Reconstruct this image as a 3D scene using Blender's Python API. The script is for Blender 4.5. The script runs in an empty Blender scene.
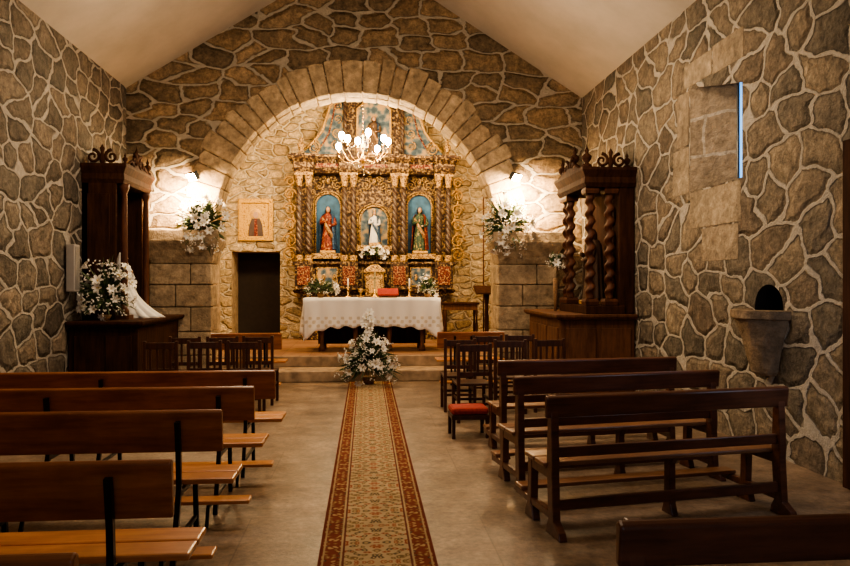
import bpy, math, random, bmesh
from mathutils import Vector, Matrix
random.seed(7)
scn=bpy.context.scene
C=scn.collection
pi=math.pi
R=random.uniform

# ------------------------------------------------------------------ materials
class Mt:
    def __init__(s,name,col=(.5,.5,.5),rough=.6,metal=0.0,spec=None):
        s.m=bpy.data.materials.new(name); s.m.use_nodes=True
        s.nt=s.m.node_tree; s.b=s.nt.nodes['Principled BSDF']
        s.b.inputs['Base Color'].default_value=(*col,1)
        s.b.inputs['Roughness'].default_value=rough
        s.b.inputs['Metallic'].default_value=metal
        if spec is not None: s.b.inputs['Specular IOR Level'].default_value=spec
    def n(s,t,ins=None,**kw):
        nd=s.nt.nodes.new(t)
        for k,v in kw.items(): setattr(nd,k,v)
        for k,v in (ins or {}).items():
            if isinstance(v,bpy.types.NodeSocket): s.nt.links.new(v,nd.inputs[k])
            else: nd.inputs[k].default_value=v
        return nd
    def l(s,a,b): s.nt.links.new(a,b)
    def math(s,op,a,b=0.0,c=None):
        ins={0:a,1:b}
        if c is not None: ins[2]=c
        return s.n('ShaderNodeMath',ins,operation=op).outputs[0]
    def ramp(s,fac,stops,interp='LINEAR'):
        r=s.n('ShaderNodeValToRGB',{0:fac}); cr=r.color_ramp; cr.interpolation=interp
        while len(cr.elements)<len(stops): cr.elements.new(.5)
        for e,(p,c) in zip(cr.elements,stops):
            e.position=p; e.color=(*c,1) if len(c)==3 else c
        return r.outputs[0]
    def mix(s,fac,a,b,mode='MIX'):
        nd=s.n('ShaderNodeMix',data_type='RGBA',blend_type=mode)
        for i,v in ((0,fac),(6,a),(7,b)):
            if isinstance(v,bpy.types.NodeSocket): s.l(v,nd.inputs[i])
            else: nd.inputs[i].default_value=(*v,1) if isinstance(v,tuple) and len(v)==3 else v
        return nd.outputs[2]
    def obj(s): return s.n('ShaderNodeTexCoord').outputs['Object']
    def noise(s,vec,scale,detail=4,rough=.5):
        nd=s.n('ShaderNodeTexNoise',{'Scale':scale,'Detail':detail,'Roughness':rough})
        if vec is not None: s.l(vec,nd.inputs['Vector'])
        return nd.outputs['Fac']
    def bump(s,h,strength=.3,dist=.02):
        nd=s.n('ShaderNodeBump',{'Height':h,'Strength':strength,'Distance':dist})
        s.l(nd.outputs[0],s.b.inputs['Normal'])
    def col(s,sock): s.l(sock,s.b.inputs['Base Color'])

def G(v): return (v,v,v)

def rubble(name,axis,sx,sz,cols,mortar,w=.08,jit=.88,dist=.11,bump=1.0,rough=.75,seed=0.0,expo=4.5,low=.34,bd=.06):
    m=Mt(name,rough=rough,spec=.35)
    co=m.obj(); sp=m.n('ShaderNodeSeparateXYZ',{0:co})
    a=sp.outputs['X'] if axis=='X' else sp.outputs['Y']; z=sp.outputs['Z']
    zz=m.math('MULTIPLY',z,sz)
    xx=m.math('MULTIPLY',a,sx)
    cb=m.n('ShaderNodeCombineXYZ',{0:m.math('ADD',xx,seed),1:zz}).outputs[0]
    def warp(v,scale,amp,det):
        nz=m.n('ShaderNodeTexNoise',{'Vector':v,'Scale':scale,'Detail':det})
        d=m.n('ShaderNodeVectorMath',{0:nz.outputs['Color'],1:(.5,.5,.5)},operation='SUBTRACT').outputs[0]
        d2=m.n('ShaderNodeVectorMath',{0:d,'Scale':amp},operation='SCALE').outputs[0]
        return m.n('ShaderNodeVectorMath',{0:v,1:d2},operation='ADD').outputs[0]
    v=warp(warp(cb,.5,low*2,1.0),2.4,dist*2.4,3.5)
    kw=dict(voronoi_dimensions='2D',distance='MINKOWSKI')
    f1=m.n('ShaderNodeTexVoronoi',{'Vector':v,'Scale':1.0,'Randomness':jit,'Exponent':expo},feature='F1',**kw)
    f2=m.n('ShaderNodeTexVoronoi',{'Vector':v,'Scale':1.0,'Randomness':jit,'Exponent':expo},feature='F2',**kw)
    e=m.math('SUBTRACT',f2.outputs['Distance'],f1.outputs['Distance'])
    rc=m.n('ShaderNodeSeparateColor',{0:f1.outputs['Color']}); r=rc.outputs[0]
    fine=m.noise(co,14,7,.75); big=m.noise(co,3.8,5,.65)
    wob=m.math('ADD',e,m.math('MULTIPLY',m.math('SUBTRACT',m.noise(co,8,4,.6),.5),.09))
    mask=m.n('ShaderNodeMapRange',{0:wob,1:w*.8,2:w*1.2}).outputs[0]
    st=m.ramp(r,[(i/(len(cols)-1),c) for i,c in enumerate(cols)])
    st=m.mix(.95,st,m.ramp(fine,[(.32,G(.42)),(.5,G(.97)),(.68,G(1.6))]),'MULTIPLY')
    st=m.mix(.8,st,m.ramp(big,[(.3,(.55,.55,.55)),(.7,(1.42,1.38,1.3))]),'MULTIPLY')
    rim=m.n('ShaderNodeMapRange',{0:wob,1:w*1.1,2:w*1.1+.12,3:.68,4:1.0}).outputs[0]  # edge shadowing of each stone, painted into its colour
    st=m.mix(1.0,st,m.n('ShaderNodeCombineColor',{0:rim,1:rim,2:rim}).outputs[0],'MULTIPLY')
    mo=m.mix(.6,mortar,m.ramp(fine,[(.3,G(.7)),(.7,G(1.2))]),'MULTIPLY')
    m.col(m.mix(mask,mo,st))
    groove=m.n('ShaderNodeMapRange',{0:e,1:w*1.1,2:w*1.1+.26,3:0.0,4:1.0},interpolation_type='SMOOTHSTEP').outputs[0]
    ridge=m.math('MULTIPLY',m.math('SUBTRACT',1.0,mask),.9)
    h=m.math('ADD',m.math('ADD',m.math('MULTIPLY',groove,m.math('ADD',.45,m.math('MULTIPLY',rc.outputs[1],.8))),ridge),m.math('ADD',m.math('MULTIPLY',fine,1.0),m.math('MULTIPLY',big,1.3)))
    m.bump(h,bump,bd)
    return m.m

def blocks(name,c1,c2,rough=.8,bump=.8):
    m=Mt(name,rough=rough,spec=.25); co=m.obj()
    r=m.n('ShaderNodeNewGeometry').outputs['Random Per Island']
    n=m.noise(co,8,7,.7); n2=m.noise(co,2.5,4,.6)
    c=m.mix(r,c1,c2)
    c=m.mix(.9,c,m.ramp(n,[(.3,G(.45)),(.7,G(1.45))]),'MULTIPLY')
    c=m.mix(.75,c,m.ramp(n2,[(.3,G(.6)),(.7,G(1.3))]),'MULTIPLY')
    m.col(c); m.bump(m.math('ADD',n,n2),bump,.05); return m.m

def wood(name,c1,c2,rough=.4,axis='X',bump=.15,sc=9,coat=0.0,spec=.4):
    m=Mt(name,rough=rough,spec=spec); co=m.obj()
    s={'X':(.12,1,1),'Y':(1,.12,1),'Z':(1,1,.12)}[axis]
    mp=m.n('ShaderNodeMapping',{'Vector':co,'Scale':tuple(k*sc for k in s)}).outputs[0]
    n=m.noise(mp,2.2,6,.6); wear=m.noise(co,3,5,.65)
    c=m.ramp(n,[(.32,c1),(.68,c2)]); c=m.mix(.6,c,m.ramp(wear,[(.3,G(.6)),(.7,G(1.3))]),'MULTIPLY')
    m.col(c); m.bump(n,bump,.008)
    m.b.inputs['Coat Weight'].default_value=coat; m.b.inputs['Coat Roughness'].default_value=.25
    return m.m

def plain(name,c,rough=.5,metal=0.0,var=.2,sc=12,bump=.1):
    m=Mt(name,c,rough,metal); co=m.obj(); n=m.noise(co,sc,4)
    m.col(m.mix(1.0,c,m.ramp(n,[(.3,G(1-var)),(.7,G(1+var))]),'MULTIPLY'))
    if bump: m.bump(n,bump,.01)
    return m.m

def gilt(name,gold=(.42,.27,.11),dark=(.035,.018,.012),mid=(.12,.06,.03),sc=34,metal=.2,rough=.5,t=.59):
    m=Mt(name,gold,rough,metal,spec=.3); co=m.obj()
    v=m.n('ShaderNodeTexVoronoi',{'Vector':co,'Scale':sc,'Randomness':.8},feature='SMOOTH_F1').outputs['Distance']
    n=m.noise(co,sc*.6,5,.7)
    x=m.math('ADD',m.math('MULTIPLY',v,.6),m.math('MULTIPLY',n,.7))
    m.col(m.ramp(x,[(t-.12,dark),(t,mid),(t+.12,gold)])); m.bump(x,.7,.03)
    return m.m

def emit(name,c,s):
    m=Mt(name,c,.5); m.b.inputs['Emission Color'].default_value=(*c,1); m.b.inputs['Emission Strength'].default_value=s
    return m.m

M={}
M['rub_left']=rubble('rubble_stone_left','Y',2.2,3.0,[(.12,.10,.08),(.22,.18,.14),(.14,.125,.105),(.28,.225,.17),(.17,.15,.125)],(.50,.455,.395),w=.085)
M['rub_right']=rubble('rubble_stone_right','Y',2.05,2.7,[(.18,.14,.105),(.29,.23,.165),(.21,.175,.135),(.145,.125,.10),(.33,.265,.19)],(.56,.505,.43),w=.078,seed=5)
M['rub_arch']=rubble('rubble_stone_arch','X',1.6,3.1,[(.24,.165,.095),(.39,.27,.155),(.28,.20,.12),(.155,.115,.075),(.44,.31,.185)],(.52,.45,.35),w=.085,jit=.82,seed=3,expo=7.0)
M['rub_sanct']=rubble('rubble_stone_sanctuary','X',2.8,5.4,[(.52,.39,.22),(.68,.53,.32),(.36,.26,.14),(.72,.58,.37),(.44,.33,.18)],(.72,.61,.44),w=.08,seed=9)
M['rub_sanct_y']=rubble('rubble_stone_sanctuary_side','Y',2.6,5.2,[(.5,.38,.21),(.64,.51,.3),(.36,.26,.14),(.68,.55,.34)],(.72,.61,.44),w=.08,seed=9)
M['ashlar']=blocks('ashlar_sandstone',(.36,.26,.155),(.56,.42,.26),bump=1.0)
M['ashlar_light']=blocks('ashlar_granite',(.35,.265,.17),(.49,.38,.255),bump=1.0)
M['ashlar_wall']=blocks('ashlar_in_wall',(.30,.235,.165),(.40,.32,.225),bump=1.0)
m=Mt('ceiling_plaster',(.5,.46,.4),.9); n=m.noise(m.obj(),1.5,5,.6); m.col(m.ramp(n,[(.3,(.40,.35,.29)),(.7,(.50,.44,.37))])); m.bump(m.noise(m.obj(),30,3),.15,.01); M['plaster']=m.m
# floor
m=Mt('floor_slabs',rough=.42,spec=.5); co=m.obj()
br=m.n('ShaderNodeTexBrick',{'Vector':co,'Scale':1.0,'Mortar Size':.008,'Mortar Smooth':.9,'Brick Width':1.6,'Row Height':1.0,'Color1':(.205,.155,.11,1),'Color2':(.225,.17,.12,1),'Mortar':(.155,.115,.082,1)})
nn=m.noise(co,1.3,7,.7); n2=m.noise(co,24,5,.7); n3=m.noise(co,5,5,.65)
c=m.mix(1.0,br.outputs['Color'],m.ramp(nn,[(.3,G(.55)),(.5,G(1.0)),(.7,G(1.45))]),'MULTIPLY')
c=m.mix(1.0,c,m.ramp(n3,[(.3,(.62,.54,.5)),(.7,(1.32,1.25,1.18))]),'MULTIPLY')
c=m.mix(.85,c,m.ramp(n2,[(.3,G(.58)),(.7,G(1.38))]),'MULTIPLY')
m.col(c); m.bump(m.math('ADD',nn,m.math('MULTIPLY',n2,.5)),.28,.02)
m.l(m.ramp(nn,[(.3,G(.30)),(.7,G(.55))]),m.b.inputs['Roughness']); M['floor']=m.m
m=Mt('sanctuary_floor',rough=.5); co=m.obj()
br=m.n('ShaderNodeTexBrick',{'Vector':co,'Scale':1.0,'Mortar Size':.006,'Brick Width':.5,'Row Height':.5,'Color1':(.26,.13,.07,1),'Color2':(.32,.18,.1,1),'Mortar':(.12,.07,.05,1)},offset=0.0)
m.col(m.mix(.6,br.outputs['Color'],m.ramp(m.noise(co,5),[(.3,G(.7)),(.7,G(1.2))]),'MULTIPLY')); M['sfloor']=m.m
M['step']=plain('step_stone',(.34,.24,.15),.6,var=.4,sc=6,bump=.3)
# carpet
m=Mt('runner_carpet',rough=.95,spec=.05); co=m.obj(); sp=m.n('ShaderNodeSeparateXYZ',{0:co}); x=sp.outputs[0]; y=sp.outputs[1]
ax=m.math('ABSOLUTE',x); an=m.math('MULTIPLY',ax,1/.35)
mir=m.n('ShaderNodeCombineXYZ',{0:ax,1:m.math('PINGPONG',y,.31),2:0.0}).outputs[0]
wz=m.n('ShaderNodeTexNoise',{'Vector':mir,'Scale':9.0,'Detail':2.0})
wv=m.n('ShaderNodeVectorMath',{0:mir,1:m.n('ShaderNodeVectorMath',{0:wz.outputs['Color'],'Scale':.10},operation='SCALE').outputs[0]},operation='ADD').outputs[0]
def flowers(scale,thr,rnd,cols,base,core):
    vo=m.n('ShaderNodeTexVoronoi',{'Vector':wv,'Scale':scale,'Randomness':rnd},voronoi_dimensions='2D',feature='F1')
    fc=m.n('ShaderNodeSeparateColor',{0:vo.outputs['Color']}).outputs[0]
    f=m.ramp(fc,cols,'CONSTANT')
    k=m.n('ShaderNodeMapRange',{0:vo.outputs['Distance'],1:thr*.85,2:thr*1.15,3:1.0,4:0.0}).outputs[0]
    k2=m.n('ShaderNodeMapRange',{0:vo.outputs['Distance'],1:thr*.3,2:thr*.45,3:1.0,4:0.0}).outputs[0]
    return m.mix(k2,m.mix(k,base,f),core)
field=flowers(21.0,.38,.95,[(.0,(.25,.07,.04)),(.25,(.20,.13,.065)),(.42,(.11,.08,.05)),(.55,(.29,.11,.06)),(.75,(.18,.12,.06))],(.40,.30,.18),(.44,.32,.17))
bord=flowers(24.0,.34,.8,[(0,(.36,.25,.13)),(.4,(.22,.12,.06)),(.7,(.08,.05,.035))],(.17,.05,.033),(.34,.23,.12))
c=m.mix(m.math('GREATER_THAN',an,.61),field,bord)
for p,w_,cc in ((.58,.018,(.14,.05,.035)),(.62,.014,(.37,.28,.16)),(.92,.016,(.33,.24,.13))):
    c=m.mix(m.math('COMPARE',an,p,w_),c,cc)
c=m.mix(m.math('GREATER_THAN',an,.95),c,(.13,.035,.025))
c=m.mix(.6,c,m.ramp(m.noise(co,4,5,.6),[(.3,G(.65)),(.7,G(1.2))]),'MULTIPLY')
m.col(c); m.bump(m.noise(co,150,2),.4,.006); M['carpet']=m.m
# woods
M['pew_back']=wood('pew_wood_shaded',(.18,.054,.019),(.35,.13,.043),.32,coat=.25)  # darker than the seats: shade on the backs is put into the colour
M['pew_seat']=wood('pew_wood_seat',(.48,.18,.055),(.66,.30,.10),.33,coat=.25)
M['pew_dark']=wood('walnut_bench',(.06,.022,.012),(.15,.056,.027),.32,coat=.25)
M['pew_dseat']=wood('walnut_seat_lit',(.18,.078,.036),(.30,.15,.072),.32,coat=.25)  # paler walnut: light reflected by the seats is painted in
M['darkwood']=wood('dark_chestnut',(.026,.011,.007),(.066,.028,.015),.8,'Z',spec=.08)
M['medwood']=wood('chestnut_panel',(.075,.031,.016),(.17,.075,.036),.6,'Z',spec=.2)
M['chairwood']=wood('chair_wood',(.035,.014,.009),(.09,.034,.017),.38,'Z')
M['metal']=plain('black_painted_steel',(.012,.012,.016),.35,.6,bump=0)
M['red']=plain('red_velvet',(.30,.03,.02),.85,var=.3,sc=40)
M['gilt']=gilt('gilded_carving',gold=(.52,.34,.13),t=.53)
M['giltred']=gilt('gilded_red_carving',gold=(.38,.25,.11),dark=(.06,.012,.010),mid=(.19,.04,.028),t=.61)
M['giltdark']=gilt('carved_brown_gold',gold=(.33,.22,.10),dark=(.026,.014,.010),mid=(.075,.042,.026),t=.62,sc=24)
M['giltblue']=gilt('painted_blue_gold',gold=(.42,.28,.13),dark=(.04,.07,.105),mid=(.11,.15,.18),t=.60,metal=.05,sc=9)
M['gold']=gilt('gold_leaf',gold=(.58,.37,.13),dark=(.10,.05,.025),mid=(.30,.17,.06),t=.48,metal=.35,sc=34,rough=.42)
M['brass']=plain('brass',(.7,.45,.15),.25,1.0,bump=0)
M['frameg']=gilt('ornate_gold_frame',gold=(.62,.38,.08),dark=(.12,.06,.015),mid=(.36,.2,.045),t=.45,metal=.4,sc=26)
M['nblue']=plain('niche_blue',(.035,.12,.24),.7,var=.4,sc=6)
M['white']=plain('white_cloth',(.85,.82,.75),.8,var=.06)
M['skin']=plain('painted_skin',(.46,.28,.18),.5,var=.06,bump=0)
M['hair']=plain('brown_hair',(.06,.03,.015),.7)
M['robe_red']=gilt('robe_red',gold=(.42,.22,.08),dark=(.10,.018,.014),mid=(.22,.035,.022),t=.66,metal=0,sc=26)
M['robe_blue']=gilt('robe_blue',gold=(.35,.28,.15),dark=(.02,.05,.11),mid=(.05,.11,.21),t=.70,metal=0,sc=26)
M['robe_gold']=gilt('robe_gold',gold=(.45,.30,.12),dark=(.16,.06,.03),mid=(.28,.15,.07),sc=30)
M['robe_white']=plain('robe_white',(.74,.72,.68),.7,var=.08)
M['robe_green']=gilt('robe_green',gold=(.38,.26,.1),dark=(.02,.045,.03),mid=(.045,.085,.05),t=.66,metal=0,sc=26)
M['robe_brown']=plain('robe_brown',(.09,.05,.028),.7)
M['leaf']=plain('leaf_green',(.055,.085,.03),.5,var=.5,sc=9)
M['petal']=plain('white_petal',(.86,.83,.76),.6,var=.05,bump=0)
M['stamen']=plain('yellow_stamen',(.6,.42,.05),.6,bump=0)
M['basket']=plain('wicker',(.2,.11,.05),.8,var=.4,sc=40,bump=.5)
M['speaker']=plain('white_speaker',(.36,.34,.32),.5,var=.05)
M['grille']=plain('grey_grille',(.22,.21,.20),.6,sc=120,bump=.6)
M['font']=blocks('font_granite',(.30,.22,.14),(.33,.24,.155),bump=1.0)
M['black']=plain('black_plastic',(.02,.02,.02),.5,bump=0)
M['dark']=plain('recess_shade',(.02,.013,.009),.9)  # near-black colour paints the dark of the doorway and font niche
M['bulb']=emit('lit_bulb',(1,.74,.38),260)
M['flood']=emit('flood_lamp_glass',(1,.78,.45),300)
M['pane']=emit('daylight_glass',(.12,.42,.95),1.7)
m=Mt('crystal',(.75,.66,.5),.1); m.b.inputs['Transmission Weight'].default_value=.9; M['crystal']=m.m
m=Mt('embroidered_linen',(.8,.76,.68),.85); co=m.obj(); sp=m.n('ShaderNodeSeparateXYZ',{0:co})
lat=m.math('MULTIPLY',m.math('SINE',m.math('MULTIPLY',sp.outputs[0],42.0)),m.math('SINE',m.math('MULTIPLY',sp.outputs[2],42.0)))
band=m.math('COMPARE',sp.outputs[2],.56,.10)
k=m.math('MULTIPLY',band,m.math('GREATER_THAN',m.math('ADD',lat,m.math('SUBTRACT',m.noise(co,14,3),.5)),.25))
m.col(m.mix(k,(.88,.86,.82),(.66,.60,.50))); m.bump(m.math('ADD',k,m.noise(co,120,2)),.3,.004); M['linen']=m.m

# ------------------------------------------------------------------ mesh builder
class B:
    def __init__(s): s.v=[];s.f=[];s.mi=[];s.sm=[]
    def add(s,vs,fs,mi=0,sm=False):
        o=len(s.v); s.v+= [tuple(p) for p in vs]
        for f in fs: s.f.append([i+o for i in f]); s.mi.append(mi); s.sm.append(sm)
        return s
    def box(s,x0,x1,y0,y1,z0,z1,mi=0):
        vs=[(x,y,z) for z in (z0,z1) for y in (y0,y1) for x in (x0,x1)]
        return s.add(vs,[(0,2,3,1),(4,5,7,6),(0,1,5,4),(2,6,7,3),(0,4,6,2),(1,3,7,5)],mi)
    def loft(s,rings,mi=0,sm=False,caps=True,closed=True):
        n=len(rings[0]); vs=[p for r in rings for p in r]; fs=[]
        for i in range(len(rings)-1):
            for j in range(n if closed else n-1):
                k=(j+1)%n; fs.append((i*n+j,i*n+k,(i+1)*n+k,(i+1)*n+j))
        if caps and closed:
            s.add(vs,fs+[tuple(range(n))[::-1],tuple(range((len(rings)-1)*n,len(rings)*n))],mi,sm)
        else: s.add(vs,fs,mi,sm)
        return s
    def rects(s,lst,mi=0):
        return s.loft([[(x0,y0,z),(x1,y0,z),(x1,y1,z),(x0,y1,z)] for x0,x1,y0,y1,z in lst],mi)
    def tube(s,pts,rad,n=8,mi=0,sm=True,caps=True):
        pts=[Vector(p) for p in pts]; 
        if not isinstance(rad,(list,tuple)): rad=[rad]*len(pts)
        rings=[]; up=None
        for i,p in enumerate(pts):
            t=(pts[min(i+1,len(pts)-1)]-pts[max(i-1,0)]).normalized()
            if up is None:
                up=Vector((0,0,1)) if abs(t.z)<.9 else Vector((1,0,0))
            a=t.cross(up).normalized() if t.cross(up).length>1e-5 else t.orthogonal().normalized()
            b=a.cross(t).normalized(); up=b
            rings.append([tuple(p+(a*math.cos(2*pi*j/n+pi/n)+b*math.sin(2*pi*j/n+pi/n))*rad[i]) for j in range(n)])
        return s.loft(rings,mi,sm,caps)
    def lathe(s,prof,cx=0,cy=0,n=20,mi=0,a0=0,a1=2*pi,sy=1.0,fold=None,z0=0,k=1.0,sm=True):
        full=abs(a1-a0-2*pi)<1e-6; rings=[]
        m_=n if full else n+1
        for r,z in prof:
            ring=[]
            for j in range(m_):
                t=a0+(a1-a0)*j/n; rr=r*k
                if fold: rr*=fold(t,z)
                ring.append((cx+rr*math.cos(t),cy+rr*sy*math.sin(t),z0+z*k))
            rings.append(ring)
        return s.loft(rings,mi,sm,full,full)
    def ball(s,c,r,n=12,mi=0):
        if not isinstance(r,(tuple,list)): r=(r,r,r)
        rings=[]
        for i in range(n//2+1):
            a=-pi/2+pi*i/(n//2); a=max(-pi/2+.02,min(pi/2-.02,a))
            rings.append([(c[0]+r[0]*math.cos(a)*math.cos(2*pi*j/n),c[1]+r[1]*math.cos(a)*math.sin(2*pi*j/n),c[2]+r[2]*math.sin(a)) for j in range(n)])
        return s.loft(rings,mi,True)
    def prism(s,poly,ax,a0,a1,mi=0):
        def P(u,v,a): return {'x':(a,u,v),'y':(u,a,v),'z':(u,v,a)}[ax]
        return s.loft([[P(u,v,a0) for u,v in poly],[P(u,v,a1) for u,v in poly]],mi)
    def make(s,name,mats,parent=None,bevel=0,loc=None,struct=False,label=None,rot=None):
        me=bpy.data.meshes.new(name); me.from_pydata(s.v,[],s.f)
        for mt in (mats if isinstance(mats,(list,tuple)) else [mats]): me.materials.append(mt)
        me.polygons.foreach_set('material_index',s.mi); me.polygons.foreach_set('use_smooth',s.sm)
        me.update()
        if not struct:
            bm=bmesh.new(); bm.from_mesh(me); bmesh.ops.recalc_face_normals(bm,faces=bm.faces); bm.to_mesh(me); bm.free()
        o=bpy.data.objects.new(name,me); C.objects.link(o)
        if parent: o.parent=parent
        if loc: o.location=loc
        if rot: o.rotation_euler=rot
        if bevel:
            b=o.modifiers.new('bevel','BEVEL'); b.width=bevel; b.segments=2; b.limit_method='ANGLE'
        if struct: o['kind']='structure'
        if label: o['label']=label
        return o

def thing(name,label,cat,loc=(0,0,0),rz=0,group=None):
    e=bpy.data.objects.new(name,None); C.objects.link(e); e.empty_display_size=.1
    e.location=loc; e.rotation_euler=(0,0,rz); tag(e,label,cat,group); return e
def tag(o,label,cat,group=None):
    o['label']=label; o['category']=cat
    if group: o['group']=group
def dup(root,loc,rz=None,label=None):
    n=root.copy(); C.objects.link(n); n.location=loc
    if rz is not None: n.rotation_euler=(0,0,rz)
    if label: n['label']=label
    for c in [o for o in root.children]:
        k=c.copy(); C.objects.link(k); k.parent=n
    return n

# ------------------------------------------------------------------ shell
XL,XR,YA,YB=-4.1,3.9,12.4,16.5
SL,SR=-3.45,2.95
def gable(x): return 5.0+2.5*(1-abs(x+.1)/4.0)
def wall(name,P,s0,s1,top,holes,mats,extra=(),back=None):
    b=B(); ss={s0,s1,*extra}
    for h in holes: ss|={h['a'],h['b'],*h.get('s',())}
    ss=sorted(x for x in ss if s0<=x<=s1)
    for a,c in zip(ss,ss[1:]):
        if c-a<1e-6: continue
        mid=(a+c)/2; act=sorted([h for h in holes if h['a']<mid<h['b']],key=lambda h:h['lo'](mid))
        lo=lambda s:0.0
        segs=[]
        for h in act: segs.append((lo,h['lo'])); lo=h['hi']
        segs.append((lo,top))
        for f,g in segs:
            if g(mid)-f(mid)<1e-4: continue
            for d in ([0] if back is None else [0,back]):
                b.add([P(a,f(a),d),P(c,f(c),d),P(c,g(c),d),P(a,g(a),d)],[(0,1,2,3)],0)
    for h in holes:
        hs=[x for x in ss if h['a']<=x<=h['b']]; D=h['D']; q=h.get('map',lambda s:s); mi=h.get('mi',1)
        for a,c in zip(hs,hs[1:]):
            for f in (h['lo'],h['hi']):
                if f(a)<=1e-6 and f(c)<=1e-6: continue
                b.add([P(a,f(a),0),P(c,f(c),0),P(q(c),f(c),D),P(q(a),f(a),D)],[(0,1,2,3)],mi)
        for a in (h['a'],h['b']):
            if h['hi'](a)-h['lo'](a)>1e-3:
                l,u=h['lo'](a),h['hi'](a); b.add([P(a,l,0),P(a,u,0),P(q(a),u,D),P(q(a),l,D)],[(0,1,2,3)],mi)
        if h.get('cap'):
            for a,c in zip(hs,hs[1:]):
                b.add([P(a,h['lo'](a),D),P(c,h['lo'](c),D),P(c,h['hi'](c),D),P(a,h['hi'](a),D)],[(0,1,2,3)],2)
    return b.make(name,mats,struct=True)
cst=lambda v:(lambda s:v)
five=cst(5.0)
wall('wall_left',lambda s,z,d:(XL-d,s,z),-2.5,YA,five,[],[M['rub_left']])
m=Mt('window_reveal_ashlar',rough=.85,spec=.2); co=m.obj(); sp=m.n('ShaderNodeSeparateXYZ',{0:co})
dz=m.math('MULTIPLY',m.math('SUBTRACT',m.noise(co,2.0,3),.5),.16)
cb=m.n('ShaderNodeCombineXYZ',{0:m.math('ADD',m.math('ADD',sp.outputs[0],m.math('MULTIPLY',sp.outputs[1],-.7)),dz),1:m.math('ADD',sp.outputs[2],dz)}).outputs[0]
br=m.n('ShaderNodeTexBrick',{'Vector':cb,'Scale':1.0,'Mortar Size':.02,'Brick Width':1.6,'Row Height':.45,'Color1':(.36,.285,.20,1),'Color2':(.29,.23,.165,1),'Mortar':(.48,.42,.34,1)})
m.col(m.mix(.9,br.outputs['Color'],m.ramp(m.noise(co,8,6,.7),[(.3,G(.5)),(.7,G(1.4))]),'MULTIPLY')); m.bump(m.noise(co,6,6,.7),1.0,.08); M['reveal']=m.m
nc,nr=6.50,.24
hn=dict(a=nc-nr,b=nc+nr,lo=cst(1.38),hi=lambda s:1.42+.9*math.sqrt(max(0,nr*nr-(s-nc)**2)),s=[nc+nr*math.cos(pi*i/14) for i in range(15)],D=.28,cap=True,mi=2)
hw=dict(a=6.98,b=8.15,lo=cst(2.75),hi=lambda s:3.74+.22*(s-6.98),D=.34,map=lambda s:s if s<7 else 7.58)
wall('wall_right',lambda s,z,d:(XR+d,s,z),-2.5,YA,five,[hn,hw],[M['rub_right'],M['reveal'],M['dark']])
ac,ar,sz=-.15,2.49,2.54
ha=dict(a=ac-ar,b=ac+ar,lo=cst(0.0),hi=lambda s:sz+math.sqrt(max(0,ar*ar-(s-ac)**2)),s=[ac+ar*math.cos(pi*i/48) for i in range(49)],D=.6)
wall('wall_front',lambda s,z,d:(s,YA+d,z),XL,XR,gable,[ha],[M['rub_arch'],M['ashlar']],extra=[-.1],back=.6)
hd=dict(a=-3.09,b=-1.99,lo=cst(0.0),hi=cst(2.38),D=.9)
wall('wall_sanctuary_back',lambda s,z,d:(s,YB+d,z),SL,SR,gable,[hd],[M['rub_sanct'],M['ashlar']],extra=[-.1])
wall('wall_sanctuary_left',lambda s,z,d:(SL-d,s,z),YA+.6,YB,cst(gable(SL)),[],[M['rub_sanct_y']])
wall('wall_sanctuary_right',lambda s,z,d:(SR+d,s,z),YA+.6,YB,cst(gable(SR)),[],[M['rub_sanct_y']])
wall('wall_back',lambda s,z,d:(s,-2.5-d,z),XL,XR,gable,[],[M['plaster']],extra=[-.1])
b=B()
for x0,x1 in ((XL,-.1),(-.1,XR)):
    b.add([(x0,-2.5,gable(x0)),(x1,-2.5,gable(x1)),(x1,YB,gable(x1)),(x0,YB,gable(x0))],[(0,1,2,3)])
b.make('ceiling',M['plaster'],struct=True)
B().box(XL,XR,-2.5,12.4,-.1,0).make('floor',M['floor'],struct=True)
B().prism([(ac-ar,12.46),(ac+ar,12.46),(ac+ar,13.0),(SR,13.0),(SR,17.4),(SL,17.4),(SL,13.0),(ac-ar,13.0)],'z',0,.36).make('floor_sanctuary',M['sfloor'],struct=True)
B().box(ac-ar-.0,ac+ar+.0,11.75,12.455,0,.18).make('trim_1',M['step'],struct=True,bevel=.015)
B().box(ac-ar,ac+ar,12.40,12.46,.18,.365).make('trim_2',M['step'],struct=True,bevel=.01)
B().box(-3.09,-1.99,17.3,17.36,.36,2.38).make('door_1',M['dark'],struct=True)  # near-black panel closing the doorway, its darkness painted on
# arch ring (voussoirs run through the full thickness of the arch)
b=B(); nst=33
cuts=[0]
for i in range(nst): cuts.append(cuts[-1]+R(.7,1.3))
cuts=[c/cuts[-1]*pi for c in cuts]
for i in range(nst):
    a0=cuts[i]+.003; a1=cuts[i+1]-.003; ro=R(2.98,3.12); ri=2.455+R(0,.025); yy=12.375-R(0,.022)
    am=(a0+a1)/2
    pts=[(ac+ri*math.cos(t),yy+R(-.006,.006),sz+ri*math.sin(t)) for t in (a0,am,a1)]+[(ac+ro*q*math.cos(t),yy+R(-.006,.006),sz+ro*q*math.sin(t)) for t,q in ((a1,R(.985,1)),(am,1),(a0,R(.985,1)))]
    ym=R(12.62,12.75)
    b.loft([pts,[(p[0],ym-.004,p[2]) for p in pts]])
    ri2=2.455+R(0,.02); pts=[(ac+ri2*math.cos(t),ym,sz+ri2*math.sin(t)) for t in (a0,am,a1)]+pts[3:]
    b.loft([[(p[0],ym+.004,p[2]) for p in pts],[(p[0],13.02,p[2]) for p in pts]])
b.make('trim_3',M['ashlar'],struct=True,bevel=.02)
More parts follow.
